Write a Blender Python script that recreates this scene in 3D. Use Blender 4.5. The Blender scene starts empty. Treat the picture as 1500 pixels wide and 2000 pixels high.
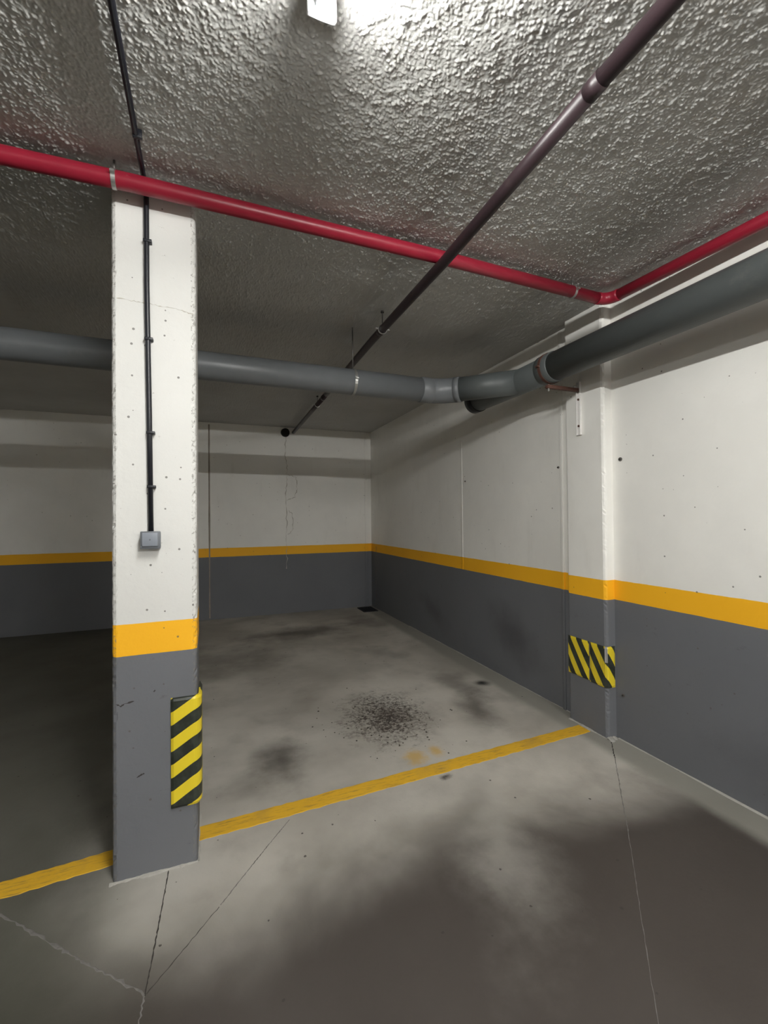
import bpy, bmesh, math, random
import numpy as np
from mathutils import Vector, Matrix
random.seed(7)
C = bpy.context.scene.collection
sc = bpy.context.scene

# ---------------------------------------------------------------- camera
CAMH = 1.5
F = Vector((0.36402658, 0.93130927, 0.01215280))
R_ = Vector((0.93137796, -0.36392921, -0.00951927))
U = Vector((0.00444262, -0.01478411, 0.99988084))
cam = bpy.data.cameras.new('camera')
cam.sensor_width = 36.0
cam.lens = 868.223 * 36.0 / 2000.0
cam.clip_start = 0.02
co = bpy.data.objects.new('camera', cam); C.objects.link(co)
co.matrix_world = Matrix(((R_.x, U.x, -F.x, 0), (R_.y, U.y, -F.y, 0), (R_.z, U.z, -F.z, CAMH), (0, 0, 0, 1)))
sc.camera = co

# ---------------------------------------------------------------- world, exposure
w = bpy.data.worlds.new('world'); sc.world = w; w.use_nodes = True
w.node_tree.nodes['Background'].inputs[0].default_value = (0.9, 1.0, 0.92, 1)
w.node_tree.nodes['Background'].inputs[1].default_value = 0.02
sc.view_settings.view_transform = 'Standard'
sc.view_settings.look = 'None'
sc.view_settings.exposure = 0.0
sc.view_settings.gamma = 1.0
sc.view_settings.use_curve_mapping = False
sc.cycles.diffuse_bounces = 7
TUBE_W = 345.0          # emission strength of the luminous tube near the camera
FILL2_W = 920.0          # added fill lamp, unseen, across the aisle behind the camera
FILL3_W = 500.0          # added fill lamp, unseen, far to the left behind the camera

# ---------------------------------------------------------------- dimensions (metres)
RX, BY, H = 2.5526, 7.137, 2.9487          # right wall, back wall, ceiling
LX, FY = -6.0, -8.0                     # left wall, wall behind the camera
Z1, Z2 = 1.0614, 0.9289                  # yellow band
XC, YC, WC, DC = -0.3832, 2.1357, 0.3268, 0.34   # column

# ---------------------------------------------------------------- node helper
class N:
    def __init__(s, name):
        s.m = bpy.data.materials.new(name); s.m.use_nodes = True
        s.t = s.m.node_tree; s.t.nodes.clear()
        s.out = s.t.nodes.new('ShaderNodeOutputMaterial')
        s.b = s.t.nodes.new('ShaderNodeBsdfPrincipled')
        s.t.links.new(s.b.outputs[0], s.out.inputs[0])
        g = s.t.nodes.new('ShaderNodeNewGeometry'); s.pos = g.outputs['Position']
        sp = s.t.nodes.new('ShaderNodeSeparateXYZ'); s.t.links.new(s.pos, sp.inputs[0])
        s.x, s.y, s.z = sp.outputs
    def lk(s, v, i):
        if v is None: return
        if isinstance(v, bpy.types.NodeSocket): s.t.links.new(v, i)
        elif isinstance(v, (tuple, list)) and len(v) == 3 and i.type == 'RGBA': i.default_value = (*v, 1)
        else: i.default_value = v
    def math(s, op, a, b=None, c=None, clamp=False):
        n = s.t.nodes.new('ShaderNodeMath'); n.operation = op; n.use_clamp = clamp
        for v, i in zip((a, b, c), n.inputs): s.lk(v, i)
        return n.outputs[0]
    def noise(s, scale, detail=4, rough=.55, vec=None, dist=0, off=None, stretch=None):
        n = s.t.nodes.new('ShaderNodeTexNoise'); n.inputs['Scale'].default_value = scale
        n.inputs['Detail'].default_value = detail; n.inputs['Roughness'].default_value = rough
        n.inputs['Distortion'].default_value = dist
        v = vec or s.pos
        if off or stretch:
            mp = s.t.nodes.new('ShaderNodeMapping'); s.t.links.new(v, mp.inputs[0])
            if off: mp.inputs['Location'].default_value = off
            if stretch: mp.inputs['Scale'].default_value = stretch
            v = mp.outputs[0]
        s.t.links.new(v, n.inputs['Vector'])
        return n.outputs['Fac']
    def ramp(s, v, a, b, smooth=True):
        n = s.t.nodes.new('ShaderNodeMapRange'); n.interpolation_type = 'SMOOTHSTEP' if smooth else 'LINEAR'
        s.lk(v, n.inputs['Value']); n.inputs['From Min'].default_value = a; n.inputs['From Max'].default_value = b
        return n.outputs['Result']
    def mix(s, f, a, b, mode='MIX'):
        n = s.t.nodes.new('ShaderNodeMix'); n.data_type = 'RGBA'; n.blend_type = mode
        s.lk(f, n.inputs[0]); s.lk(a, n.inputs[6]); s.lk(b, n.inputs[7])
        return n.outputs[2]
    def voro(s, scale, flat=False):
        """2-D cells: over the floor plan, or (flat) over a wall's face"""
        n = s.t.nodes.new('ShaderNodeTexVoronoi'); n.voronoi_dimensions = '2D'; n.inputs['Scale'].default_value = scale
        if flat:
            c = s.t.nodes.new('ShaderNodeCombineXYZ'); s.lk(s.math('ADD', s.x, s.y), c.inputs[0]); s.lk(s.z, c.inputs[1])
            s.t.links.new(c.outputs[0], n.inputs['Vector'])
        else: s.t.links.new(s.pos, n.inputs['Vector'])
        return n.outputs['Distance'], n.outputs['Color']
    def bump(s, h, dist=.002, strength=1.0):
        n = s.t.nodes.new('ShaderNodeBump'); n.inputs['Distance'].default_value = dist
        n.inputs['Strength'].default_value = strength
        s.lk(h, n.inputs['Height']); s.t.links.new(n.outputs[0], s.b.inputs['Normal'])
    def fin(s, col=None, rough=.7, metal=0, spec=.5):
        if col is not None: s.lk(col, s.b.inputs['Base Color'])
        s.lk(rough, s.b.inputs['Roughness']); s.lk(metal, s.b.inputs['Metallic'])
        s.b.inputs['Specular IOR Level'].default_value = spec
        return s.m

def blob(n, x, y, rx, ry, ang=0, soft=1.0, warp=None, axes=('x', 'y')):
    """mask 1 at the centre falling to 0 at the ellipse's edge; for marks with a place of their own"""
    X = n.math('SUBTRACT', getattr(n, axes[0]), x); Y = n.math('SUBTRACT', getattr(n, axes[1]), y)
    c, s_ = math.cos(ang), math.sin(ang)
    a = n.math('MULTIPLY_ADD', X, c, n.math('MULTIPLY', Y, s_)); b = n.math('MULTIPLY_ADD', X, -s_, n.math('MULTIPLY', Y, c))
    a = n.math('DIVIDE', a, rx); b = n.math('DIVIDE', b, ry)
    d = n.math('SQRT', n.math('MULTIPLY_ADD', a, a, n.math('MULTIPLY', b, b)))
    if warp is not None: d = n.math('ADD', d, warp)
    return n.ramp(d, 1.0, 1.0 - soft)

# ---------------------------------------------------------------- materials
def wall_paint(name, dark_blobs=None, white=(.87, .855, .815), pits=.8, chips=False):
    n = N(name)
    wob = n.math('MULTIPLY', n.math('SUBTRACT', n.noise(9, 3), .5), .006)
    z = n.math('ADD', n.z, wob)
    cl = n.noise(1.3, 5, .6)
    wt = n.mix(n.ramp(cl, .35, .7), white, tuple(v * .93 for v in white))
    wt = n.mix(n.math('MULTIPLY', n.ramp(n.noise(6, 5, .65, stretch=(1, 1, .25)), .55, .8), .25), wt, (.62, .60, .55))
    gr = n.mix(n.noise(2.2, 5), (.128, .133, .145), (.158, .163, .175))
    gr = n.mix(n.math('MULTIPLY', n.ramp(n.noise(14, 5, .7, stretch=(1, 1, 2)), .62, .75), .5), gr, (.09, .09, .092))
    yl = n.mix(n.noise(3, 4), (.90, .44, .012), (.97, .50, .018))
    col = n.mix(n.math('GREATER_THAN', z, Z2), gr, yl)
    col = n.mix(n.math('GREATER_THAN', z, Z1), col, wt)
    # casting pores and knocks
    d, c = n.voro(16, True)
    sp = n.t.nodes.new('ShaderNodeSeparateColor'); n.t.links.new(c, sp.inputs[0])
    pit = n.math('MULTIPLY', n.math('LESS_THAN', d, n.math('MULTIPLY', sp.outputs[1], .085)), n.math('LESS_THAN', sp.outputs[0], .10 * pits))
    col = n.mix(n.math('MULTIPLY', pit, .75), col, (.10, .09, .08))
    if dark_blobs:  # soft dark blobs at given spots on the wall
        for (a, b, ra, rb, an, k, axes) in dark_blobs:
            col = n.mix(n.math('MULTIPLY', blob(n, a, b, ra, rb, an, 1.0, n.math('MULTIPLY', n.math('SUBTRACT', n.noise(5, 4), .5), .8), axes), k), col, (.045, .042, .045))
    if chips:
        e_ = n.math('MAXIMUM', n.math('LESS_THAN', n.x, XC + .017), n.math('GREATER_THAN', n.x, XC + WC - .020))
        e2 = n.math('MULTIPLY', e_, n.ramp(n.noise(75, 5, .75), .54, .60))
        col = n.mix(n.math('MULTIPLY', e2, .65), col, (.20, .185, .16))
        sc_ = n.math('MULTIPLY', n.ramp(n.noise(38, 5, .8, off=(4, 0, 0)), .66, .69), n.ramp(n.noise(4, 2, .5, off=(9, 0, 0)), .52, .6))
        col = n.mix(n.math('MULTIPLY', sc_, .7), col, (.22, .20, .17))
    hh = n.math('ADD', n.math('MULTIPLY', n.noise(28, 5, .6), .8), n.math('MULTIPLY', n.noise(3.0, 2), 2.0))
    hh = n.math('SUBTRACT', hh, n.math('MULTIPLY', pit, 1.5))
    n.bump(hh, .002, .7)
    return n.fin(col, .62, spec=.35)

M = {}
M['wall'] = wall_paint('painted_wall')
M['wall_right'] = wall_paint('painted_wall_right', [(3.35, .42, .55, .30, .5, .55, ('y', 'z')), (1.2, .25, .7, .25, 0, .25, ('y', 'z')),
                                                    (4.9, .35, .6, .2, .4, .4, ('y', 'z'))])
M['column'] = wall_paint('painted_column', white=(.70, .693, .668), pits=3.6, chips=True)

def m_ceiling():
    n = N('stippled_ceiling')
    a = n.noise(1.1, 4)
    col = n.mix(n.ramp(a, .3, .7), (.45, .447, .43), (.53, .527, .51))
    col = n.mix(n.math('MULTIPLY', n.ramp(n.noise(2.7, 4), .55, .75), .4), col, (.48, .455, .42))
    n.bump(n.noise(160, 3, .6), .002, .6)
    return n.fin(col, .5, spec=.3)
M['ceiling'] = m_ceiling()

def m_floor():
    n = N('stained_concrete_floor')
    warp = n.math('MULTIPLY', n.math('SUBTRACT', n.noise(3.2, 5, .6), .5), 1.3)
    warp2 = n.math('MULTIPLY', n.math('SUBTRACT', n.noise(11, 5, .7), .5), 1.6)
    big = n.noise(.9, 5, .55, dist=.3)
    col = n.mix(n.ramp(big, .3, .72), (.35, .328, .290), (.56, .533, .482))
    col = n.mix(n.math('MULTIPLY', n.ramp(n.noise(2.6, 5, .6, off=(3, 1, 0)), .45, .75), .55), col, (.28, .258, .228))
    # the driving lane is darker than the bay behind the yellow line
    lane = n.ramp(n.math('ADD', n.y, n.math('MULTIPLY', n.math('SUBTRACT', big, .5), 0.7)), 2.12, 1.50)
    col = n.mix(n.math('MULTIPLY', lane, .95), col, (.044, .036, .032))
    lft_shade = n.ramp(n.math('ADD', n.x, n.math('MULTIPLY', warp, .2)), 0, -.7)  # column's shadow over the left floor, put into the colour
    col = n.mix(n.math('MULTIPLY', lft_shade, .85), col, (.055, .056, .042))
    def dark(x, y, rx, ry, an, k, c=(.065, .056, .05), w_=warp, soft=1.0):
        nonlocal col
        col = n.mix(n.math('MULTIPLY', blob(n, x, y, rx, ry, an, soft, w_), k), col, c)
    lite = (.46, .44, .40)
    dark(1.05, 2.15, .75, .16, .1, .28, lite); dark(.75, 3.1, .35, .5, 0, .3, lite); dark(1.2, 1.62, .30, .62, -.45, .26, lite)
    dark(1.35, 4.4, .6, .5, .3, .5, lite); dark(1.75, 2.65, .3, .22, 0, .35, lite)
    dark(-.10, 2.05, .22, .14, .2, .65, lite, soft=.9); dark(-.22, 1.92, .22, .22, .2, .4, lite)
    dark(.40, 2.83, .24, .38, 0, .85); dark(.20, 2.62, .22, .22, 0, .35)
    dark(1.95, 3.02, .22, .5, -.35, .75); dark(2.275, 3.44, .11, .10, 0, 1.0, (.02, .02, .02)); dark(2.05, 3.6, .25, .5, 0, .5)
    dark(1.1, 5.85, 1.1, .45, 0, .75); dark(.1, 5.0, 1.0, .8, .2, .5); dark(1.75, 4.6, .3, .6, .3, .35); dark(2.1, 6.1, .5, .6, 0, .5)
    dark(1.25, 1.75, .2, .5, -.5, .3, lite); dark(1.3, 2.05, .1, .28, -.8, .25)
    # damp crumbled patch in the bay
    p = blob(n, 1.23, 3.17, .42, .58, -.2, .75, warp2)
    dark(1.27, 3.14, .24, .34, -.2, .6, (.075, .056, .045), warp2)
    spk = n.ramp(n.noise(34, 5, .75), .42, .56)
    col = n.mix(n.math('MULTIPLY', n.math('MULTIPLY', p, spk), .95), col, (.045, .034, .028))
    p2 = blob(n, 1.36, 3.44, .17, .28, -.3, .7, warp2)
    col = n.mix(n.math('MULTIPLY', n.math('MULTIPLY', p2, n.ramp(n.noise(30, 4, .7, off=(5, 0, 0)), .50, .58)), .8), col, (.52, .50, .46))
    # old yellow paint ghost beside the line
    p3 = n.math('MAXIMUM', blob(n, 1.19, 2.535, .10, .12, 0, .8, warp2), blob(n, 1.34, 2.56, .06, .10, 0, .8, warp2))
    col = n.mix(n.math('MULTIPLY', p3, .7), col, (.55, .34, .06))
    dark(1.26, 2.285, .06, .035, .2, .95, (.04, .034, .03), warp2)
    # clean strip along the foot of the right wall
    st = n.ramp(n.math('ADD', n.x, n.math('MULTIPLY', warp, .05)), 2.30, 2.40)
    col = n.mix(n.math('MULTIPLY', st, .85), col, (.26, .252, .22))
    d, c = n.voro(5.5)
    sp = n.t.nodes.new('ShaderNodeSeparateColor'); n.t.links.new(c, sp.inputs[0])
    drop = n.math('MULTIPLY', n.math('LESS_THAN', n.math('MULTIPLY_ADD', n.noise(130, 3), .045, d), n.math('MULTIPLY_ADD', sp.outputs[1], .030, .028)), n.math('LESS_THAN', sp.outputs[0], .30))
    col = n.mix(n.math('MULTIPLY', drop, .85), col, (.045, .04, .036))
    n.bump(n.math('ADD', n.noise(60, 5, .6), n.math('MULTIPLY', n.noise(6, 3), 2)), .0015, .6)
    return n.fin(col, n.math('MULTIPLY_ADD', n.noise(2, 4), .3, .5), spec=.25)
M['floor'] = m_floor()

def simple(name, c, rough=.5, metal=0, var=.12, scale=12, spec=.5, dirt=None, bump=0):
    n = N(name)
    col = n.mix(n.noise(scale, 4), tuple(v * (1 - var) for v in c), tuple(min(1, v * (1 + var)) for v in c))
    if dirt: col = n.mix(n.math('MULTIPLY', n.ramp(n.noise(scale * .6, 5, .7, off=(2, 5, 1)), dirt[0], dirt[0] + .15), dirt[1]), col, dirt[2])
    if bump: n.bump(n.noise(scale * 4, 4), bump, .6)
    return n.fin(col, rough, metal, spec)
M['red'] = simple('red_pipe_paint', (.29, .013, .032), .36, dirt=(.66, .35, (.55, .42, .40)))
M['purple'] = simple('dark_drain_plastic', (.026, .015, .018), .42, var=.2, dirt=(.62, .3, (.08, .06, .055)))
M['grey'] = simple('grey_pvc', (.155, .165, .175), .38, var=.1, dirt=(.6, .3, (.27, .27, .26)))
M['greydark'] = simple('grey_pvc_dark', (.085, .095, .095), .45, var=.12, dirt=(.6, .3, (.16, .16, .15)))  # darker grey for the branch and the wall run
M['black'] = simple('black_conduit_plastic', (.010, .011, .016), .42, var=.3)
M['steel'] = simple('galvanised_steel', (.55, .55, .53), .38, .85, scale=40)
M['rod'] = simple('dull_steel_rod', (.16, .15, .14), .5, .6)
M['rust'] = simple('rusty_steel', (.10, .045, .032), .75, .2, var=.4, scale=40)
M['railpaint'] = simple('white_painted_rail', (.80, .78, .76), .5, dirt=(.66, .7, (.22, .15, .11)), scale=30)
M['switch'] = simple('grey_switch_plastic', (.22, .24, .275), .38, var=.06)
M['switchdark'] = simple('dark_switch_plastic', (.13, .14, .155), .45, var=.06)
M['hole'] = simple('hole_black', (.006, .006, .006), .9)
M['iron'] = simple('cast_iron', (.02, .02, .028), .6, .3)
M['lampwhite'] = simple('lamp_white_plastic', (.75, .76, .78), .4, var=.03)
M['mortar'] = simple('pale_mortar', (.36, .345, .315), .9, var=.2, scale=30, dirt=(.6, .5, (.25, .23, .2)), bump=.003)
M['jointdark'] = simple('dirty_joint', (.035, .03, .027), .9)
M['jointlight'] = simple('pale_joint_filler', (.16, .15, .142), .85, var=.35, scale=60)
M['crackline'] = simple('wall_crack', (.46, .43, .38), .9, var=.4, scale=60)
M['seam'] = simple('wall_seam_filler', (.80, .79, .76), .7)
M['seambrown'] = simple('stained_wall_seam', (.30, .26, .22), .85, var=.3)
M['debris'] = simple('concrete_grit', (.05, .042, .036), .9)
M['bolt'] = simple('old_plug', (.12, .11, .10), .6)

def m_yellowline():
    n = N('worn_yellow_floor_paint')
    col = n.mix(n.noise(8, 4), (.66, .37, .022), (.78, .46, .035))
    wear = n.ramp(n.noise(26, 6, .75, stretch=(.35, 3, 1)), .50, .66)
    col = n.mix(n.math('MULTIPLY', wear, .6), col, (.22, .15, .06))
    col = n.mix(n.math('MULTIPLY', n.ramp(n.noise(3, 4, off=(7, 0, 0)), .5, .75), .45), col, (.26, .20, .10))
    n.bump(n.noise(60, 4), .001, .5)
    return n.fin(col, .7, spec=.3)
M['yline'] = m_yellowline()

def m_hazard(name, slope, period, phase, yel=(.80, .62, .03), blk=(.022, .026, .020), duty=.5, peel=False):
    """diagonal stripes printed on the foam, from the unrolled UV in metres"""
    n = N(name)
    uv = n.t.nodes.new('ShaderNodeUVMap'); sp = n.t.nodes.new('ShaderNodeSeparateXYZ'); n.t.links.new(uv.outputs[0], sp.inputs[0])
    s_ = n.math('MULTIPLY_ADD', sp.outputs[0], -slope, sp.outputs[1])
    fr = n.math('FRACT', n.math('ADD', n.math('DIVIDE', s_, period), phase))
    y = n.math('LESS_THAN', fr, duty)
    ye = n.mix(n.noise(20, 3), tuple(v * .92 for v in yel), yel)
    bl = n.mix(n.ramp(n.noise(25, 4), .4, .7), blk, tuple(v * 2.0 for v in blk))
    col = n.mix(y, bl, ye)
    if peel:
        pl_ = n.math('MULTIPLY', n.math('MULTIPLY', n.ramp(sp.outputs[0], .126, .128), n.ramp(sp.outputs[0], .142, .14)), n.math('GREATER_THAN', sp.outputs[1], .17))
        col = n.mix(pl_, col, (.35, .34, .33))
        ln = n.math('GREATER_THAN', n.math('SINE', n.math('MULTIPLY', sp.outputs[0], 700)), .9)
        ln = n.math('MULTIPLY', ln, n.math('MULTIPLY', n.math('GREATER_THAN', sp.outputs[0], .09), n.math('LESS_THAN', sp.outputs[0], .14)))
        col = n.mix(n.math('MULTIPLY', ln, .9), col, (.03, .03, .02))
    n.bump(n.noise(40, 3), .001, .3)
    return n.fin(col, .35, spec=.5)

def m_emit(name, col, strength):
    n = N(name)
    n.lk(col, n.b.inputs['Emission Color']); n.b.inputs['Emission Strength'].default_value = strength
    return n.fin((.8, .8, .8), .4)

# ---------------------------------------------------------------- object helpers
def link(o, parent=None):
    C.objects.link(o)
    if parent is not None: o.parent = parent
    return o
def mesh(name, vs, fs, mat, parent=None, smooth=False, uvs=None):
    me = bpy.data.meshes.new(name); me.from_pydata([tuple(v) for v in vs], [], fs); me.materials.append(mat)
    if smooth: me.polygons.foreach_set('use_smooth', [True] * len(me.polygons))
    if uvs:
        l = me.uv_layers.new(name='UVMap')
        for lp in me.loops: l.data[lp.index].uv = uvs[lp.vertex_index]
    me.update()
    return link(bpy.data.objects.new(name, me), parent)
def frombm(name, bm, mat, parent=None, smooth=False):
    me = bpy.data.meshes.new(name); bm.normal_update(); bm.to_mesh(me); bm.free(); me.materials.append(mat)
    if smooth: me.polygons.foreach_set('use_smooth', [True] * len(me.polygons))
    return link(bpy.data.objects.new(name, me), parent)
def empty(name, loc=(0, 0, 0)):
    o = bpy.data.objects.new(name, None); o.location = loc; o.empty_display_size = .05; C.objects.link(o); return o
def tag(o, label, cat, group=None):
    o['label'] = label; o['category'] = cat
    if group: o['group'] = group
    return o
def struct(o): o['kind'] = 'structure'; return o
def box(name, lo, hi, mat, parent=None, bev=0, seg=2, org=None):
    bm = bmesh.new(); bmesh.ops.create_cube(bm, size=1)
    lo, hi = Vector(lo), Vector(hi); c = (lo + hi) / 2; d = hi - lo
    for v in bm.verts: v.co = Vector((v.co.x * d.x, v.co.y * d.y, v.co.z * d.z)) + c - (Vector(org) if org else Vector())
    if bev: bmesh.ops.bevel(bm, geom=bm.edges[:], offset=bev, segments=seg, affect='EDGES', profile=.5)
    return frombm(name, bm, mat, parent, smooth=bool(bev))
def tube_mesh(pts, rad, seg=20, cap=True):
    pts = [Vector(p) for p in pts]; rad = rad if isinstance(rad, (list, tuple)) else [rad] * len(pts)
    vs, fs = [], []
    t0 = (pts[1] - pts[0]).normalized()
    up = Vector((0, 0, 1)) if abs(t0.z) < .9 else Vector((1, 0, 0))
    nrm = (up - t0 * up.dot(t0)).normalized()
    for i, p in enumerate(pts):
        if i == 0: t = t0
        elif i == len(pts) - 1: t = (pts[i] - pts[i - 1]).normalized()
        else: t = ((pts[i] - pts[i - 1]).normalized() + (pts[i + 1] - pts[i]).normalized()).normalized()
        nrm = (nrm - t * nrm.dot(t)).normalized(); bn = t.cross(nrm)
        for k in range(seg):
            a = 2 * math.pi * k / seg
            vs.append(p + (nrm * math.cos(a) + bn * math.sin(a)) * rad[i])
    for i in range(len(pts) - 1):
        for k in range(seg):
            a, b = i * seg + k, i * seg + (k + 1) % seg
            fs.append((a, b, b + seg, a + seg))
    if cap: fs.append(tuple(range(seg - 1, -1, -1))); fs.append(tuple(range((len(pts) - 1) * seg, len(pts) * seg)))
    return vs, fs
def tube(name, pts, rad, mat, parent=None, seg=20, cap=True):
    vs, fs = tube_mesh(pts, rad, seg, cap)
    o = mesh(name, vs, fs, mat, parent)
    for p in o.data.polygons: p.use_smooth = len(p.vertices) == 4
    return o
def ring(name, p, axis, r, wdt, th, mat, parent=None):
    """a pipe clamp: a band of real thickness round the pipe with its two screw lugs"""
    p, ax = Vector(p), Vector(axis).normalized()
    q = [p - ax * wdt / 2, p - ax * wdt / 2, p + ax * wdt / 2, p + ax * wdt / 2]
    vs, fs = [], []
    up = Vector((0, 0, 1)) if abs(ax.z) < .9 else Vector((1, 0, 0)); n1 = (up - ax * up.dot(ax)).normalized(); b1 = ax.cross(n1)
    seg = 32
    prof = [(-wdt / 2, r), (-wdt / 2, r + th), (wdt / 2, r + th), (wdt / 2, r)]
    for k in range(seg):
        a = 2 * math.pi * k / seg; d = n1 * math.cos(a) + b1 * math.sin(a)
        for (u, rr) in prof: vs.append(p + ax * u + d * rr)
    for k in range(seg):
        for j in range(4):
            a = k * 4 + j; b = k * 4 + (j + 1) % 4; c2 = ((k + 1) % seg) * 4
            fs.append((a, b, c2 + (j + 1) % 4, c2 + j))
    for s_ in (-1, 1):   # lugs
        c0 = p + b1 * s_ * (r + th + .008); o = len(vs)
        for dx in (-1, 1):
            for dy in (-1, 1):
                for dz in (-1, 1): vs.append(c0 + ax * dx * wdt / 2 + b1 * dy * .009 + n1 * dz * .004)
        for f in ((0, 1, 3, 2), (4, 6, 7, 5), (0, 4, 5, 1), (2, 3, 7, 6), (0, 2, 6, 4), (1, 5, 7, 3)): fs.append(tuple(o + i for i in f))
    return mesh(name, vs, fs, mat, parent)
def bend(p0, c, p1, n=8):
    p0, c, p1 = Vector(p0), Vector(c), Vector(p1)
    return [(1 - t) ** 2 * p0 + 2 * t * (1 - t) * c + t * t * p1 for t in [i / n for i in range(n + 1)]]
def ribbon(name, pts, width, mat, normal, parent=None, lift=.0008, wob=0.0, sub=12, jitter=.35):
    """a narrow raised filler line following a joint, with wandering edges"""
    n = Vector(normal); P = []
    for a, b in zip(pts[:-1], pts[1:]):
        a, b = Vector(a), Vector(b)
        for i in range(sub): P.append(a.lerp(b, i / sub))
    P.append(Vector(pts[-1])); vs, fs = [], []
    for i, p in enumerate(P):
        t = (P[min(i + 1, len(P) - 1)] - P[max(i - 1, 0)]).normalized(); s_ = n.cross(t)
        wd = width * (1 + random.uniform(-jitter, jitter)) * .5; off = s_ * random.uniform(-wob, wob)
        vs += [p + off + s_ * wd, p + off + s_ * wd * .5 + n * lift, p + off - s_ * wd * .5 + n * lift, p + off - s_ * wd]
    for i in range(len(P) - 1):
        for j in range(3): fs.append((i * 4 + j, i * 4 + j + 1, i * 4 + j + 5, i * 4 + j + 4))
    return mesh(name, vs, fs, mat, parent)

# ---------------------------------------------------------------- the setting
T = .15
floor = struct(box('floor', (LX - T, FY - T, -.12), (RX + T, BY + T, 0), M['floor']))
wall_right = struct(box('wall_right', (RX, FY, 0), (RX + T, BY + T, H), M['wall_right']))
wall_back = struct(box('wall_back', (LX, BY, 0), (RX, BY + T, H), M['wall']))
wall_left = struct(box('wall_left', (LX - T, FY, 0), (LX, BY + T, H), M['wall']))
wall_rear = struct(box('wall_rear', (LX, FY - T, 0), (RX, FY, H), M['wall']))

def noise_tile(n, cell, lo, hi, seed):
    rg = np.random.default_rng(seed); f = np.fft.rfftfreq(n, cell); fy = np.fft.fftfreq(n, cell)
    k = np.hypot(f[None, :], fy[:, None])
    g = np.exp(-((k - (1 / lo + 1 / hi) / 2) / ((1 / lo - 1 / hi) / 2)) ** 2)
    a = np.fft.irfft2(np.fft.rfft2(rg.standard_normal((n, n))) * g, s=(n, n))
    return a / a.std()
def make_ceiling():
    """one ceiling mesh whose sprayed stipple is real relief where the photograph shows it"""
    cell = .003; n = 1536
    a = noise_tile(n, cell, .009, .028, 3); b = noise_tile(n, cell, .05, .16, 5); c = noise_tile(n, cell, .25, 1.2, 9)
    # sprayed plaster: random grains of unequal size, not waves
    rg = np.random.default_rng(21); f = np.fft.rfftfreq(n, cell); fy = np.fft.fftfreq(n, cell); k2 = f[None, :] ** 2 + fy[:, None] ** 2
    g = np.zeros((n, n))
    for sig, per, amp in ((.0020, .0072, 1.0), (.0032, .0130, .85)):
        cnt = int((n * cell / per) ** 2); im = np.zeros((n, n))
        np.add.at(im, (rg.integers(0, n, cnt), rg.integers(0, n, cnt)), rg.gamma(1.6, .6, cnt) * amp)
        g += np.fft.irfft2(np.fft.rfft2(im) * np.exp(-2 * (math.pi * sig) ** 2 * k2) * (2 * math.pi * sig ** 2 / cell ** 2), s=(n, n))
    g = np.minimum(g, 3.2) - g.mean()
    ht = g * .0015 * (1 + .2 * np.clip(b, -1, 1.5)) + a * .0003 + b * .0006 + c * .0010
    xs = np.concatenate([np.linspace(LX, -1.2, 60)[:-1], np.arange(-1.2, RX + .003, cell)]); xs[-1] = RX
    fine = np.arange(.70, 2.28, cell); y = fine[-1]; tail = []
    while y < BY:
        y += min(.03, .0035 + (y - 2.28) * .010); tail.append(y)
    tail[-1] = BY
    ys = np.concatenate([np.linspace(FY, .70, 60)[:-1], fine, tail])
    ix = np.round(xs / cell).astype(int) % n; iy = np.round(ys / cell).astype(int) % n
    Z = H + .004 - np.abs(0) - ht[np.ix_(iy, ix)] - .004
    X, Y = np.meshgrid(xs, ys); nv = X.size
    co_ = np.stack([X.ravel(), Y.ravel(), Z.ravel()], 1).astype(np.float32)
    ny, nx = X.shape; idx = np.arange(nv).reshape(ny, nx)
    q = np.stack([idx[:-1, :-1], idx[1:, :-1], idx[1:, 1:], idx[:-1, 1:]], -1).reshape(-1, 4).astype(np.int32)
    me = bpy.data.meshes.new('ceiling'); me.vertices.add(nv); me.vertices.foreach_set('co', co_.ravel())
    me.loops.add(q.size); me.loops.foreach_set('vertex_index', q.ravel())
    me.polygons.add(len(q)); me.polygons.foreach_set('loop_start', np.arange(0, q.size, 4, dtype=np.int32))
    me.polygons.foreach_set('use_smooth', np.ones(len(q), dtype=bool))
    me.materials.append(M['ceiling']); me.update(calc_edges=True)
    return struct(link(bpy.data.objects.new('ceiling', me)))
ceiling = make_ceiling()
slab = box('ceiling_slab', (LX - T, FY - T, H + .012), (RX + T, BY + T, H + .15), M['ceiling'], ceiling)

# seams, cracks and beads of the walls
box('corner_bead', (2.440, BY - .012, 0), (2.488, BY, H - .01), M['wall'], wall_back, .004)
ribbon('seam', [(-.013, BY, .02), (-.013, BY, H - .03)], .022, M['seambrown'], (0, -1, 0), wall_back, .004, 0, 20, .2)
ribbon('crack', [(1.125, BY, 2.80), (1.11, BY, 2.5), (1.145, BY, 2.25), (1.12, BY, 1.95), (1.13, BY, 1.5), (1.128, BY, 1.07), (1.13, BY, .7)], .008, M['crackline'], (0, -1, 0), wall_back, .0015, .012, 9, .8)
ribbon('crack', [(1.15, BY, 2.20), (1.28, BY, 2.15), (1.30, BY, 1.98), (1.26, BY, 1.84), (1.13, BY, 1.79)], .007, M['crackline'], (0, -1, 0), wall_back, .0015, .010, 7, .8)
ribbon('crack', [(1.16, BY, 1.62), (1.22, BY, 1.57), (1.23, BY, 1.33), (1.15, BY, 1.24)], .007, M['crackline'], (0, -1, 0), wall_back, .0015, .010, 7, .8)
box('joint_strip', (RX - .010, 2.70, 0), (RX, 2.73, H - .01), M['wall_right'], wall_right, .003)
box('joint_strip', (RX - .003, 4.185, Z2), (RX, 4.213, 2.34), M['wall_right'], wall_right, .001)
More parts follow.
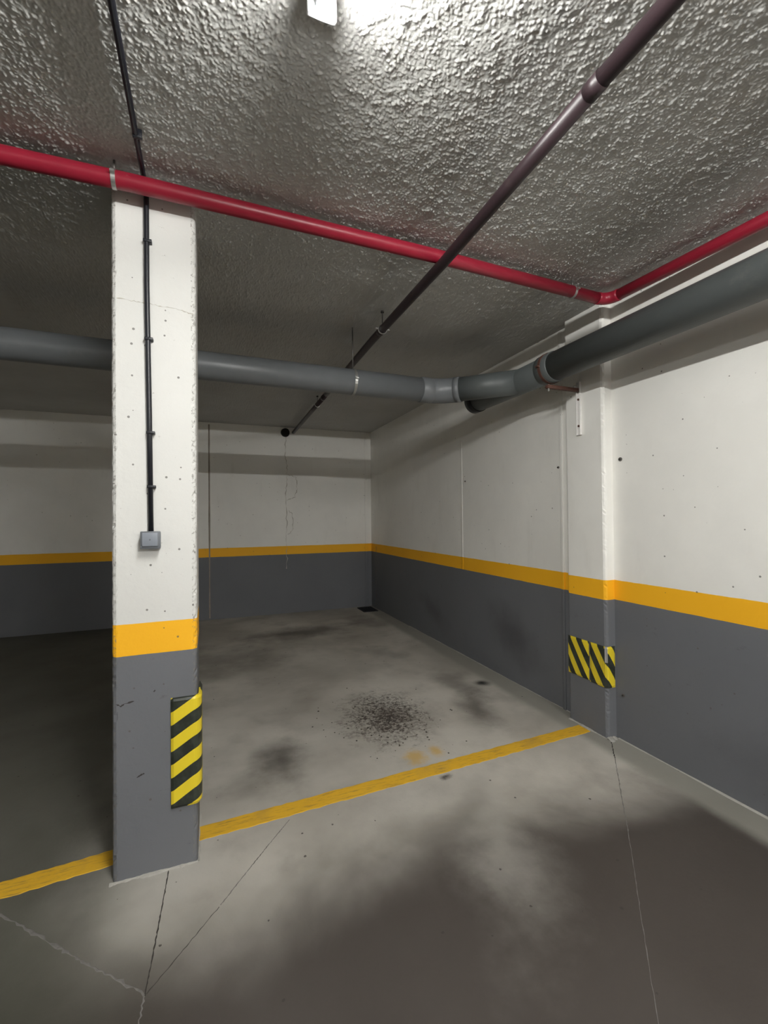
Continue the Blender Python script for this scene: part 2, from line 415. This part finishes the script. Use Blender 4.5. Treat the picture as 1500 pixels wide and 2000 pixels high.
ribbon('paint_drip', [(RX, 6.90, 1.02), (RX, 6.91, .5), (RX, 6.90, .06)], .012, M['jointlight'], (-1, 0, 0), wall_right, .002, .002)

def rough_strip(name, pts, parent, wid=.05, hgt=.012, normal=(0, 0, 1), sub=20, mat=None):
    P = []
    for a, b in zip(pts[:-1], pts[1:]):
        a, b = Vector(a), Vector(b)
        for i in range(sub): P.append(a.lerp(b, i / sub))
    P.append(Vector(pts[-1])); vs, fs = [], []; n = Vector(normal); wk = .5
    for i, p in enumerate(P):
        t = (P[min(i + 1, len(P) - 1)] - P[max(i - 1, 0)]).normalized(); s_ = n.cross(t)
        wk = max(.15, min(1, wk + random.uniform(-.22, .22))); wdt = wid * wk; hh = hgt * (.25 + .6 * wk)
        vs += [p + s_ * wdt, p + s_ * wdt * .55 + n * hh * .6, p + n * hh, p - n * .001]
    for i in range(len(P) - 1):
        for j in range(3): fs.append((i * 4 + j, i * 4 + j + 1, i * 4 + j + 5, i * 4 + j + 4))
    return mesh(name, vs, fs, mat or M['mortar'], parent)
rough_strip('mortar_bead', [(RX, FY + .2, 0), (RX, 2.23, 0)], floor, .012, .008, sub=170)
rough_strip('mortar_bead', [(RX, 2.61, 0), (RX, 5.6, 0)], floor, .009, .006, sub=110)
# floor joints and fillers
def fj(pts, wd, mat, wob=.002, sub=24, jit=.5): return ribbon('floor_joint', pts, wd, mat, (0, 0, 1), floor, .001, wob, sub, jit)
fj([(-.172, 2.125, 0), (-.185, 1.85, 0), (-.199, 1.60, 0)], .004, M['jointdark'], .001)
fj([(-.200, 1.605, 0), (-.215, 1.35, 0), (-.25, .9, 0)], .005, M['jointlight'], .003)
fj([(-1.6, 2.97, 0), (-.755, 2.137, 0)], .007, M['jointlight'], .003)
fj([(-.755, 2.137, 0), (-.52, 1.91, 0), (-.38, 1.775, 0), (-.200, 1.605, 0)], .008, M['jointlight'], .004, 14, .9)
fj([(.36, 2.255, 0), (.235, 2.11, 0)], .003, M['jointlight'], .001); fj([(.16, 2.02, 0), (.03, 1.862, 0)], .0035, M['jointlight'], .001)
fj([(.235, 2.11, 0), (.16, 2.02, 0)], .0025, M['jointdark'], .001); fj([(.025, 1.855, 0), (-.195, 1.605, 0)], .0025, M['jointdark'], .002)
fj([(2.463, 2.212, 0), (2.32, 2.06, 0)], .005, M['jointdark']); fj([(2.32, 2.06, 0), (2.022, 1.754, 0), (1.84, 1.565, 0)], .004, M['jointlight'], .0015)
fj([(1.84, 1.565, 0), (1.416, 1.143, 0), (.9, .62, 0)], .0025, M['jointlight'], .0015)
# grit lying on the floor round the crumbled patch
def grit():
    vs, fs = [], []
    for i in range(300):
        a = random.uniform(0, 6.28); r = abs(random.gauss(0, 1))
        x = 1.22 + math.cos(a) * r * .22; y = 3.08 + math.sin(a) * r * .26
        s_ = random.uniform(.003, .009); o = len(vs); k = 5; b = random.uniform(0, 6)
        for j in range(k): vs.append((x + math.cos(b + j * 6.283 / k) * s_ * random.uniform(.6, 1.2), y + math.sin(b + j * 6.283 / k) * s_ * random.uniform(.6, 1.2), 0))
        vs.append((x, y, s_ * .7))
        for j in range(k): fs.append((o + j, o + (j + 1) % k, o + k))
    o = mesh('floor_grit', vs, fs, M['debris']); o['kind'] = 'stuff'
    tag(o, 'dark crumbs of concrete scattered over the damp patch in the bay', 'debris')
grit()

# ---------------------------------------------------------------- column and pilaster
def lofted(name, prof, z0, z1, mat, amp, dz=.02, parent=None, corners=None):
    """prof: list of (x, y, edge_weight); vertical loft whose arrises are knocked about"""
    nz = int((z1 - z0) / dz) + 1; zs = np.linspace(z0, z1, nz); vs, fs = [], []; n = len(prof)
    cx = sum(p[0] for p in prof) / n; cy = sum(p[1] for p in prof) / n
    for z in zs:
        for i, (x, y, e) in enumerate(prof):
            k = 0
            if e:
                k = e * amp * max(0, random.gauss(0, .55)) * (2.2 if random.random() < .06 else 1)
            dx, dy = cx - x, cy - y; L = math.hypot(dx, dy)
            vs.append((x + dx / L * k, y + dy / L * k, z))
    for r in range(nz - 1):
        for i in range(n):
            a, b = r * n + i, r * n + (i + 1) % n
            fs.append((a, b, b + n, a + n))
    fs.append(tuple(range(n - 1, -1, -1))); fs.append(tuple(range((nz - 1) * n, nz * n)))
    return mesh(name, vs, fs, mat, parent)
def rect_prof(x0, y0, x1, y1, ch):
    P = []
    cs = [(x0, y0, 1, 1), (x1, y0, -1, 1), (x1, y1, -1, -1), (x0, y1, 1, -1)]
    for i, (x, y, sx, sy) in enumerate(cs):
        a = (x, y + sy * ch); b = (x + sx * ch, y); m = (x + sx * ch * .35, y + sy * ch * .35)
        a0 = (x, y + sy * (ch + .006)); b0 = (x + sx * (ch + .006), y)
        seq = [a0, a, m, b, b0] if i % 2 == 0 else [b0, b, m, a, a0]
        P += [(q_[0], q_[1], e_) for q_, e_ in zip(seq, (0, .45, 1, .45, 0))]
    return P
col = empty('column', (XC + WC / 2, YC + DC / 2, 0))
tag(col, 'free-standing square concrete column, white above a yellow band and grey foot', 'column')
def local(o, root): o.location = Vector(o.location) - root.location; return o
shaft = local(lofted('shaft', rect_prof(XC, YC, XC + WC, YC + DC, .016), -.0, H, M['column'], .004, .014), col); shaft.parent = col
o = rough_strip('mortar_skirt', [(XC - .01, YC, 0), (XC + WC, YC, 0)], None, -.028, .012, sub=46); o.parent = col; local(o, col)
o = rough_strip('mortar_skirt', [(XC + WC, YC, 0), (XC + WC, YC + DC, 0)], None, -.010, .006, sub=46); o.parent = col; local(o, col)
o = ribbon('crack', [(XC + .02, YC, 2.432), (XC + .13, YC, 2.430), (XC + .24, YC, 2.424), (XC + WC - .01, YC, 2.412)], .003, M['crackline'], (0, -1, 0), None, .0006, .003, 12, .8); o.parent = col; local(o, col)
for pts_ in ([(-.366, .735), (-.352, .722), (-.338, .731), (-.302, .737)], [(-.292, .415), (-.278, .424), (-.264, .427)], [(-.228, .765), (-.222, .772)]):
    o = ribbon('scratch', [(x_, YC, z_) for x_, z_ in pts_], .005, M['jointdark'], (0, -1, 0), None, .0006, .001, 6, .7); o.parent = col; local(o, col)
# pilaster on the right wall
PY0, PY1, PX = 2.248, 2.588, 2.473
pil = empty('pilaster', (RX, (PY0 + PY1) / 2, 0))
tag(pil, 'shallow pilaster standing out of the right wall, painted white, yellow and grey', 'pillar')
prof = [(RX - .0005, PY0, 0), (RX - .0005, PY1, 0), (PX + .018, PY1, 0), (PX + .012, PY1, .4), (PX + .003, PY1 - .003, 1), (PX, PY1 - .012, .4), (PX, PY1 - .018, 0),
        (PX, PY0 + .024, 0), (PX, PY0 + .018, .4), (PX + .006, PY0 + .006, 1), (PX + .018, PY0, .4), (PX + .024, PY0, 0)]
prof = prof[::-1]
o = local(lofted('shaft', prof, 0, H, M['wall_right'], .005, .014), pil); o.parent = pil
o = rough_strip('mortar_skirt', [(PX, PY1, 0), (PX, PY0, 0)], None, -.022, .010, sub=36); o.parent = pil; local(o, pil)
o = rough_strip('mortar_skirt', [(PX - .01, PY0, 0), (RX - .012, PY0, 0)], None, -.05, .02, sub=14); o.parent = pil; local(o, pil)

# ---------------------------------------------------------------- hazard foam pieces
def foam(name, path, z0, z1, th, mat, nrm_side, u0=0):
    """a foam sheet of thickness th following a plan path (list of (x,y)), UV unrolled in metres"""
    P = [Vector((x, y)) for x, y in path]; nrm = []
    for i in range(len(P)):
        t = (P[min(i + 1, len(P) - 1)] - P[max(i - 1, 0)]).normalized(); nrm.append(Vector((t.y, -t.x)) * nrm_side)
    zs = [z0, z0 + .004, z0 + .012] + [z0 + .012 + (z1 - z0 - .024) * k / 6 for k in range(1, 6)] + [z1 - .012, z1 - .004, z1]
    vs, uv, fs = [], [], []; L = [0]
    for i in range(1, len(P)): L.append(L[-1] + (P[i] - P[i - 1]).length)
    tot = L[-1]; nz = len(zs); n = len(P)
    for side in (0, 1):
        for j, z in enumerate(zs):
            for i, p in enumerate(P):
                ed = min(z - z0, z1 - z, L[i], tot - L[i]); f = min(1, max(.45, ed / .010))
                q = p + nrm[i] * (th * f if side else 0.0005)
                vs.append((q.x, q.y, z)); uv.append((L[i] + u0, z - z0))
    o1 = nz * n
    for j in range(nz - 1):
        for i in range(n - 1):
            a = j * n + i
            fs.append((o1 + a, o1 + a + 1, o1 + a + n + 1, o1 + a + n)); fs.append((a, a + n, a + n + 1, a + 1))
    for i in range(n - 1):
        fs.append((i, i + 1, o1 + i + 1, o1 + i)); t = (nz - 1) * n + i; fs.append((t, o1 + t, o1 + t + 1, t + 1))
    for j in range(nz - 1):
        a = j * n; fs.append((a, o1 + a, o1 + a + n, a + n)); b = j * n + n - 1; fs.append((b, b + n, o1 + b + n, o1 + b))
    return mesh(name, vs, fs, mat, None, uvs=uv)
M['hazard_col'] = m_hazard('hazard_foam_column', .62, .1125, .845, duty=.5)
M['hazard_a'] = m_hazard('hazard_foam_left', -1.62, .172, .24, duty=.50)
M['hazard_b'] = m_hazard('hazard_foam_right', -1.62, .180, .42, duty=.50, peel=True)
xr, yf = XC + WC + .004, YC - .002
path = [(-.162 + k * (xr - .02 + .162) / 8, yf) for k in range(9)]
path += [(xr - .02 + .02 * math.sin(a), yf + .02 - .02 * math.cos(a)) for a in [math.pi / 2 * k / 6 for k in range(1, 7)]]
path += [(xr, yf + .02 + k * .15 / 8) for k in range(1, 9)]
g = foam('corner_guard', path, .257, .729, .014, M['hazard_col'], 1)
tag(g, 'tall yellow and black foam guard wrapped round the corner of the column', 'corner guard')
xf = PX - .001
pathA = [(xf, 2.587 - k * .190 / 6) for k in range(7)]
g = foam('hazard_pad', pathA, .346, .616, .008, M['hazard_a'], 1)
tag(g, 'flat striped yellow and black pad on the pilaster, left of the pair', 'hazard pad', 'striped pads on the pilaster')
pathB = [(xf, 2.387 - k * (2.387 - PY0 - .012) / 6) for k in range(7)]
pathB += [(xf + .014 - .014 * math.cos(a), PY0 + .012 - .014 * math.sin(a)) for a in [math.pi / 2 * k / 5 for k in range(1, 6)]]
pathB += [(xf + .014 + k * .055 / 4, PY0 - .002) for k in range(1, 5)]
g = foam('hazard_pad', pathB, .340, .616, .007, M['hazard_b'], 1)
tag(g, 'cracked yellow and black pad folded round the near edge of the pilaster', 'hazard pad', 'striped pads on the pilaster')

# ---------------------------------------------------------------- parking lines (paint skins 1.5 mm thick)
def line_strip(x0, x1, ya, yb, label):
    n = max(8, int((x1 - x0) / .03)); vs, fs = [], []
    for i in range(n + 1):
        t = i / n; x = x0 + (x1 - x0) * t; y = ya + (yb - ya) * t
        e1, e2 = random.uniform(-.004, .004), random.uniform(-.004, .004)
        for (dy, z) in ((-.053 + e1, 0), (-.050 + e1, .0015), (-.002, .0018), (.050 + e2, .0015), (.053 + e2, 0)): vs.append((x, y + dy, z))
    for i in range(n):
        for j in range(4): fs.append((i * 5 + j, i * 5 + j + 5, i * 5 + j + 6, i * 5 + j + 1)[::1])
    o = mesh('parking_line', vs, fs, M['yline']); return tag(o, label, 'floor line')
line_strip(XC + WC + .002, 2.452, 2.318, 2.427, 'long worn yellow line on the floor between the column and the pilaster')
line_strip(-3.2, XC - .004, 2.052, 2.305, 'worn yellow floor line running off left from the column')

# ---------------------------------------------------------------- pipes
# red pipe under the ceiling
RZ, RR = H - .075, .034
red = empty('red_pipe', (0, 2.06, RZ)); tag(red, 'red water pipe running under the ceiling and turning along the right wall', 'pipe')
def addp(o, root): local(o, root); o.parent = root; return o
ex, ey = 2.372, 2.112
addp(tube('pipe_length', [(-4.5, 2.078, RZ), (-.75, 2.056, RZ), (-.30, 2.044, RZ), (1.11, 2.062, RZ), (ex - .085, ey - .004, RZ)], RR, M['red'], seg=28), red)
el = bend((ex - .09, ey - .004, RZ), (ex, ey, RZ), (ex + .004, ey - .09, RZ), 10)
addp(tube('elbow', el, RR + .002, M['red'], seg=28), red)
addp(tube('pipe_length', [(ex + .004, ey - .085, RZ), (2.426, 1.26, RZ), (2.442, .8, RZ), (2.446, FY + .05, RZ)], RR, M['red'], seg=28), red)
for (x, y) in ((-.355, 2.045), (2.08, 2.102), (-1.9, 2.063)):
    c_ = addp(ring('clamp', (x, y, RZ), (1, .01, 0), RR, .016, .003, M['steel']), red)
    addp(tube('hanger_rod', [(x, y, RZ + RR), (x, y, H + .002)], .004, M['rod'], seg=8), red)
for y in (.6, -1.2, -4):
    addp(ring('clamp', (2.444, y, RZ), (0, 1, 0), RR, .016, .003, M['steel']), red)
    addp(tube('hanger_rod', [(2.444, y, RZ + RR), (2.444, y, H + .002)], .004, M['rod'], seg=8), red)

# dark drain pipe crossing under the red one
def pd(Y):   # its axis: rises slightly to the back wall
    ys = (-8, .8, 2.0, 3.1, 3.75, 7.14); return Vector((float(np.interp(Y, ys, (1.06, 1.085, 1.123, 1.133, 1.152, 1.243))), Y, H - float(np.interp(Y, ys, (.21, .152, .141, .126, .118, .078)))))
PR = .027
dp = empty('dark_drain_pipe', pd(2.7)); tag(dp, 'thin dark brown drain pipe crossing the ceiling towards the back wall', 'pipe')
ysq = [-3.5, -.8, .3, 1.0]
addp(tube('pipe_length', [pd(y) for y in ysq], PR, M['purple'], seg=24), dp)
addp(tube('pipe_length', [pd(y) for y in [1.0, 1.5, 2.0, 2.5, 3.1, 3.75, 4.7]], PR, M['purple'], seg=24), dp)
addp(tube('pipe_length', [pd(y) for y in [4.7, 5.5, 6.3, 7.12]], PR * .97, M['purple'], seg=24), dp)
for y in (1.0, 2.92, 4.85):
    a = pd(y); d = (pd(y + .05) - a).normalized()
    addp(tube('socket', [a - d * .028, a + d * .028], PR + .0018, M['purple'], seg=24), dp)
for y in (2.89, 5.18):
    a = pd(y); d = pd(y + .05) - a
    addp(ring('clamp', a, d, PR + .0035, .012, .003, M['steel']), dp)
    addp(tube('hanger_rod', [a + Vector((0, 0, PR)), (a.x, a.y, H + .002)], .004, M['rod'], seg=8), dp)
    addp(tube('ceiling_plug', [(a.x, a.y, H - .012), (a.x, a.y, H + .002)], .012, M['jointdark'], seg=10), dp)
slv = tube('wall_sleeve', [(1.115, BY - .05, 2.862), (1.115, BY + .004, 2.862)], [.062, .070], M['hole'], seg=20)
tag(slv, 'short black pipe stub at the top of the back wall', 'pipe stub')

# grey drain pipe
GZ, GR = 2.530, .095
gy, gx = 3.22, 2.22
gp = empty('grey_drain_pipe', (gx, gy, GZ)); tag(gp, 'large grey plastic drain pipe hung below the ceiling and along the right wall', 'pipe')
def GX(x): return Vector((x, gy, 2.5345 - .004 * x))
bx = 1.70
addp(tube('pipe_length', [GX(-4.6), GX(-2), GX(0), GX(1.60)], GR, M['grey'], seg=36), gp)
addp(tube('socket', [GX(1.575), GX(1.58), GX(1.68), GX(1.685)], [GR + .001, GR + .005, GR + .005, GR + .001], M['grey'], seg=36), gp)
# 45 degree bend, then the branch into the wall run
b0, b1, b2 = GX(1.65), GX(1.78), Vector((1.78 + .09, gy - .09, GZ))
addp(tube('bend', bend(b0, b1, b2, 10), GR + .004, M['grey'], seg=36), gp)
addp(tube('branch', [b2 + Vector((-.02, .02, 0)), Vector((gx - .01, gy - .09 - (gx - .01 - 1.87), GZ))], GR, M['greydark'], seg=36), gp)
addp(tube('socket', [b2 + Vector((-.012, .012, 0)), b2 + Vector((.022, -.022, 0))], GR + .006, M['grey'], seg=36), gp)
addp(tube('pipe_length', [(gx, 3.37, GZ), (gx, 2.34, GZ)], GR, M['greydark'], seg=36), gp)
addp(tube('end_cap', [(gx, 3.43, GZ), (gx, 3.425, GZ), (gx, 3.34, GZ)], [GR - .006, GR + .006, GR + .006], M['black'], seg=36), gp)
addp(tube('socket', [(gx, 2.52, GZ), (gx, 2.515, GZ), (gx, 2.40, GZ), (gx, 2.395, GZ)], [GR + .002, GR + .010, GR + .010, GR + .003], M['greydark'], seg=36), gp)
addp(tube('pipe_length', [(gx, 2.43, GZ), (gx, .2, GZ - .01), (gx, FY + .05, GZ - .03)], GR + .004, M['greydark'], seg=36), gp)
for x in (1.015, -1.6):
    c_ = GX(x)
    addp(ring('clamp', c_, (1, 0, 0), GR, .020, .004, M['steel']), gp)
    addp(tube('hanger_rod', [c_ + Vector((0, 0, GR)), (x, gy, H + .002)], .0045, M['rod'], seg=8), gp)
addp(ring('clamp', (gx, 2.455, GZ), (0, 1, 0), GR + .010, .022, .004, M['rust']), gp)

# bracket arm and rail on the pilaster carrying it
BYY = 2.445
br = empty('pipe_bracket', (PX, BYY, 2.2)); tag(br, 'white painted rail and rusty arm on the pilaster holding the grey pipe', 'bracket')
addp(box('rail', (PX - .011, BYY - .016, 2.076), (PX - .001, BYY + .016, 2.455), M['railpaint'], bev=.002), br)
for s_ in (-1, 1): addp(box('rail_lip', (PX - .022, BYY + s_ * .016 - .002, 2.076), (PX - .008, BYY + s_ * .016 + .002, 2.455), M['railpaint']), br)
addp(box('arm', (gx - .045, BYY - .014, 2.384), (PX - .011, BYY + .014, 2.408), M['rust'], bev=.002), br)
addp(tube('nut', [(PX - .05, BYY, 2.408), (PX - .05, BYY, 2.424)], .012, M['steel'], seg=6), br)
addp(tube('hanger_rod', [(gx - .03, BYY, 2.366), (gx - .03, BYY, 2.412)], .006, M['steel'], seg=8), br)
for z in (2.14, 2.33): addp(tube('bolt', [(PX - .010, BYY, z), (PX - .020, BYY, z)], .008, M['rust'], seg=6), br)

# black conduit along the ceiling and down the column
cr = .0105; cxx = -.249
cd = empty('cable_conduit', (cxx, YC, 1.45)); tag(cd, 'black cable conduit along the ceiling and down the front of the column', 'conduit')
cz = H - .019
pts = [(cxx + .01, FY + .3, cz), (cxx + .004, .5, cz), (cxx + .002, 1.3, cz), (cxx - .004, YC - .06, cz)] + bend((cxx, YC - .055, cz), (cxx, YC - .013, cz), (cxx, YC - .013, cz - .05), 6) + \
      [(cxx + .001, YC - .013, 2.5), (cxx + .009, YC - .013, 1.95), (cxx + .014, YC - .013, 1.447)]
addp(tube('conduit_run', pts, cr, M['black'], seg=16), cd)
for z, dx_ in ((2.69, 0), (2.27, .004), (1.87, .010), (1.64, .012)):
    addp(box('clip', (cxx + dx_ - .012, YC - .026, z - .006), (cxx + dx_ + .021, YC - .0, z + .006), M['black'], bev=.002), cd)
for y in (.7, 1.15, 1.85):
    addp(box('clip', (cxx - .013, y - .007, cz - .013), (cxx + .019, y + .007, H), M['black'], bev=.002), cd)

# switch box
sx = -.234
sw = empty('light_switch', (sx, YC, 1.414)); tag(sw, 'grey surface-mounted light switch at the end of the conduit', 'light switch')
addp(box('back_box', (sx - .036, YC - .040, 1.379), (sx + .036, YC, 1.449), M['switchdark'], bev=.006, seg=3), sw)
addp(box('face_frame', (sx - .038, YC - .047, 1.377), (sx + .038, YC - .036, 1.451), M['switchdark'], bev=.0035, seg=3), sw)
addp(box('rocker', (sx - .031, YC - .054, 1.388), (sx + .028, YC - .044, 1.445), M['switch'], bev=.003, seg=3), sw)
addp(tube('indicator', [(sx - .001, YC - .0545, 1.416), (sx - .001, YC - .0530, 1.416)], .0035, M['switchdark'], seg=10), sw)

# ---------------------------------------------------------------- light fittings
def light(name, x, y0, y1, strength, label, col_=(1, 1, .965), rot=0):
    """built along its own Y axis about its middle, then turned"""
    r = empty(name, (x, (y0 + y1) / 2, H)); tag(r, label, 'light')
    hl = (y1 - y0) / 2
    bm = bmesh.new(); pr = [(-.015, -.088), (-.016, -.102), (-.012, -.112), (0, -.116), (.012, -.112), (.016, -.102), (.015, -.088)]
    a_ = [bm.verts.new((x_, -hl + .02, z_)) for x_, z_ in pr]; b_ = [bm.verts.new((x_, hl - .02, z_)) for x_, z_ in pr]
    for k in range(len(pr)):
        k2 = (k + 1) % len(pr); bm.faces.new((a_[k], a_[k2], b_[k2], b_[k]))
    bm.faces.new(a_[::-1]); bm.faces.new(b_); bmesh.ops.recalc_face_normals(bm, faces=bm.faces[:])
    frombm('diffuser', bm, m_emit('lit_diffuser_' + r.name, col_, strength), r)
    box('batten', (-.020, -hl + .01, -.088), (.020, hl - .01, -.001), M['lampwhite'], r, bev=.003)
    for s_ in (-1, 1):
        y_ = s_ * (hl - .01)
        box('end_plate', (-.040, y_ - .008, -.100), (.040, y_ + .008, -.001), M['lampwhite'], r, bev=.003)
    r.rotation_euler.z = rot
    return r
light('tube_light', .287, -.08, 1.17, TUBE_W, 'bare white fluorescent tube glowing on the ceiling at the top of the picture')
light('tube_light', 1.35, -3.82, -2.58, FILL2_W, 'added unseen fill tube set across the aisle on the ceiling behind the viewer', rot=math.pi / 2)
light('tube_light', -4.0, -4.1, -2.86, FILL3_W, 'added unseen fill tube on the ceiling far to the left behind the viewer')

# ---------------------------------------------------------------- small things
dr = empty('floor_drain', (2.39, 6.88, 0)); tag(dr, 'dark square floor drain grate in the far corner', 'drain')
dx0, dx1, dy0, dy1 = 2.26, 2.50, 6.69, 7.05
addp(box('pit_dark', (dx0 + .01, dy0 + .01, 0), (dx1 - .01, dy1 - .01, .004), M['hole']), dr)  # flat black plate standing for the shade inside the drain
for (a, b) in (((dx0, dy0), (dx1, dy0 + .018)), ((dx0, dy1 - .018), (dx1, dy1)), ((dx0, dy0 + .018), (dx0 + .015, dy1 - .018)), ((dx1 - .015, dy0 + .018), (dx1, dy1 - .018))):
    addp(box('frame_bar', (a[0], a[1], 0), (b[0], b[1], .010), M['iron']), dr)
for k in range(7):
    x = dx0 + .028 + k * .028; addp(box('grate_bar', (x, dy0 + .018, .002), (x + .011, dy1 - .018, .009), M['iron']), dr)
def plug(y, z, r, lab, nm='wall_plug'):
    o = empty(nm, (RX, y, z)); tag(o, lab, 'wall plug')
    addp(tube('collar', [(RX, y, z), (RX - .006, y, z)], r, M['bolt'], seg=14), o)
    addp(tube('screw', [(RX - .006, y, z), (RX - .014, y, z)], r * .45, M['jointdark'], seg=8), o)
plug(2.184, 1.873, .013, 'round dark plug high on the right wall just right of the pilaster')
plug(2.751, 1.880, .009, 'small dark plug on the right wall just left of the pilaster')
plug(4.121, 1.879, .007, 'tiny dark plug on the right wall between corner and pilaster')
plug(2.189, .303, .010, 'small plug low on the grey wall right of the striped pads')
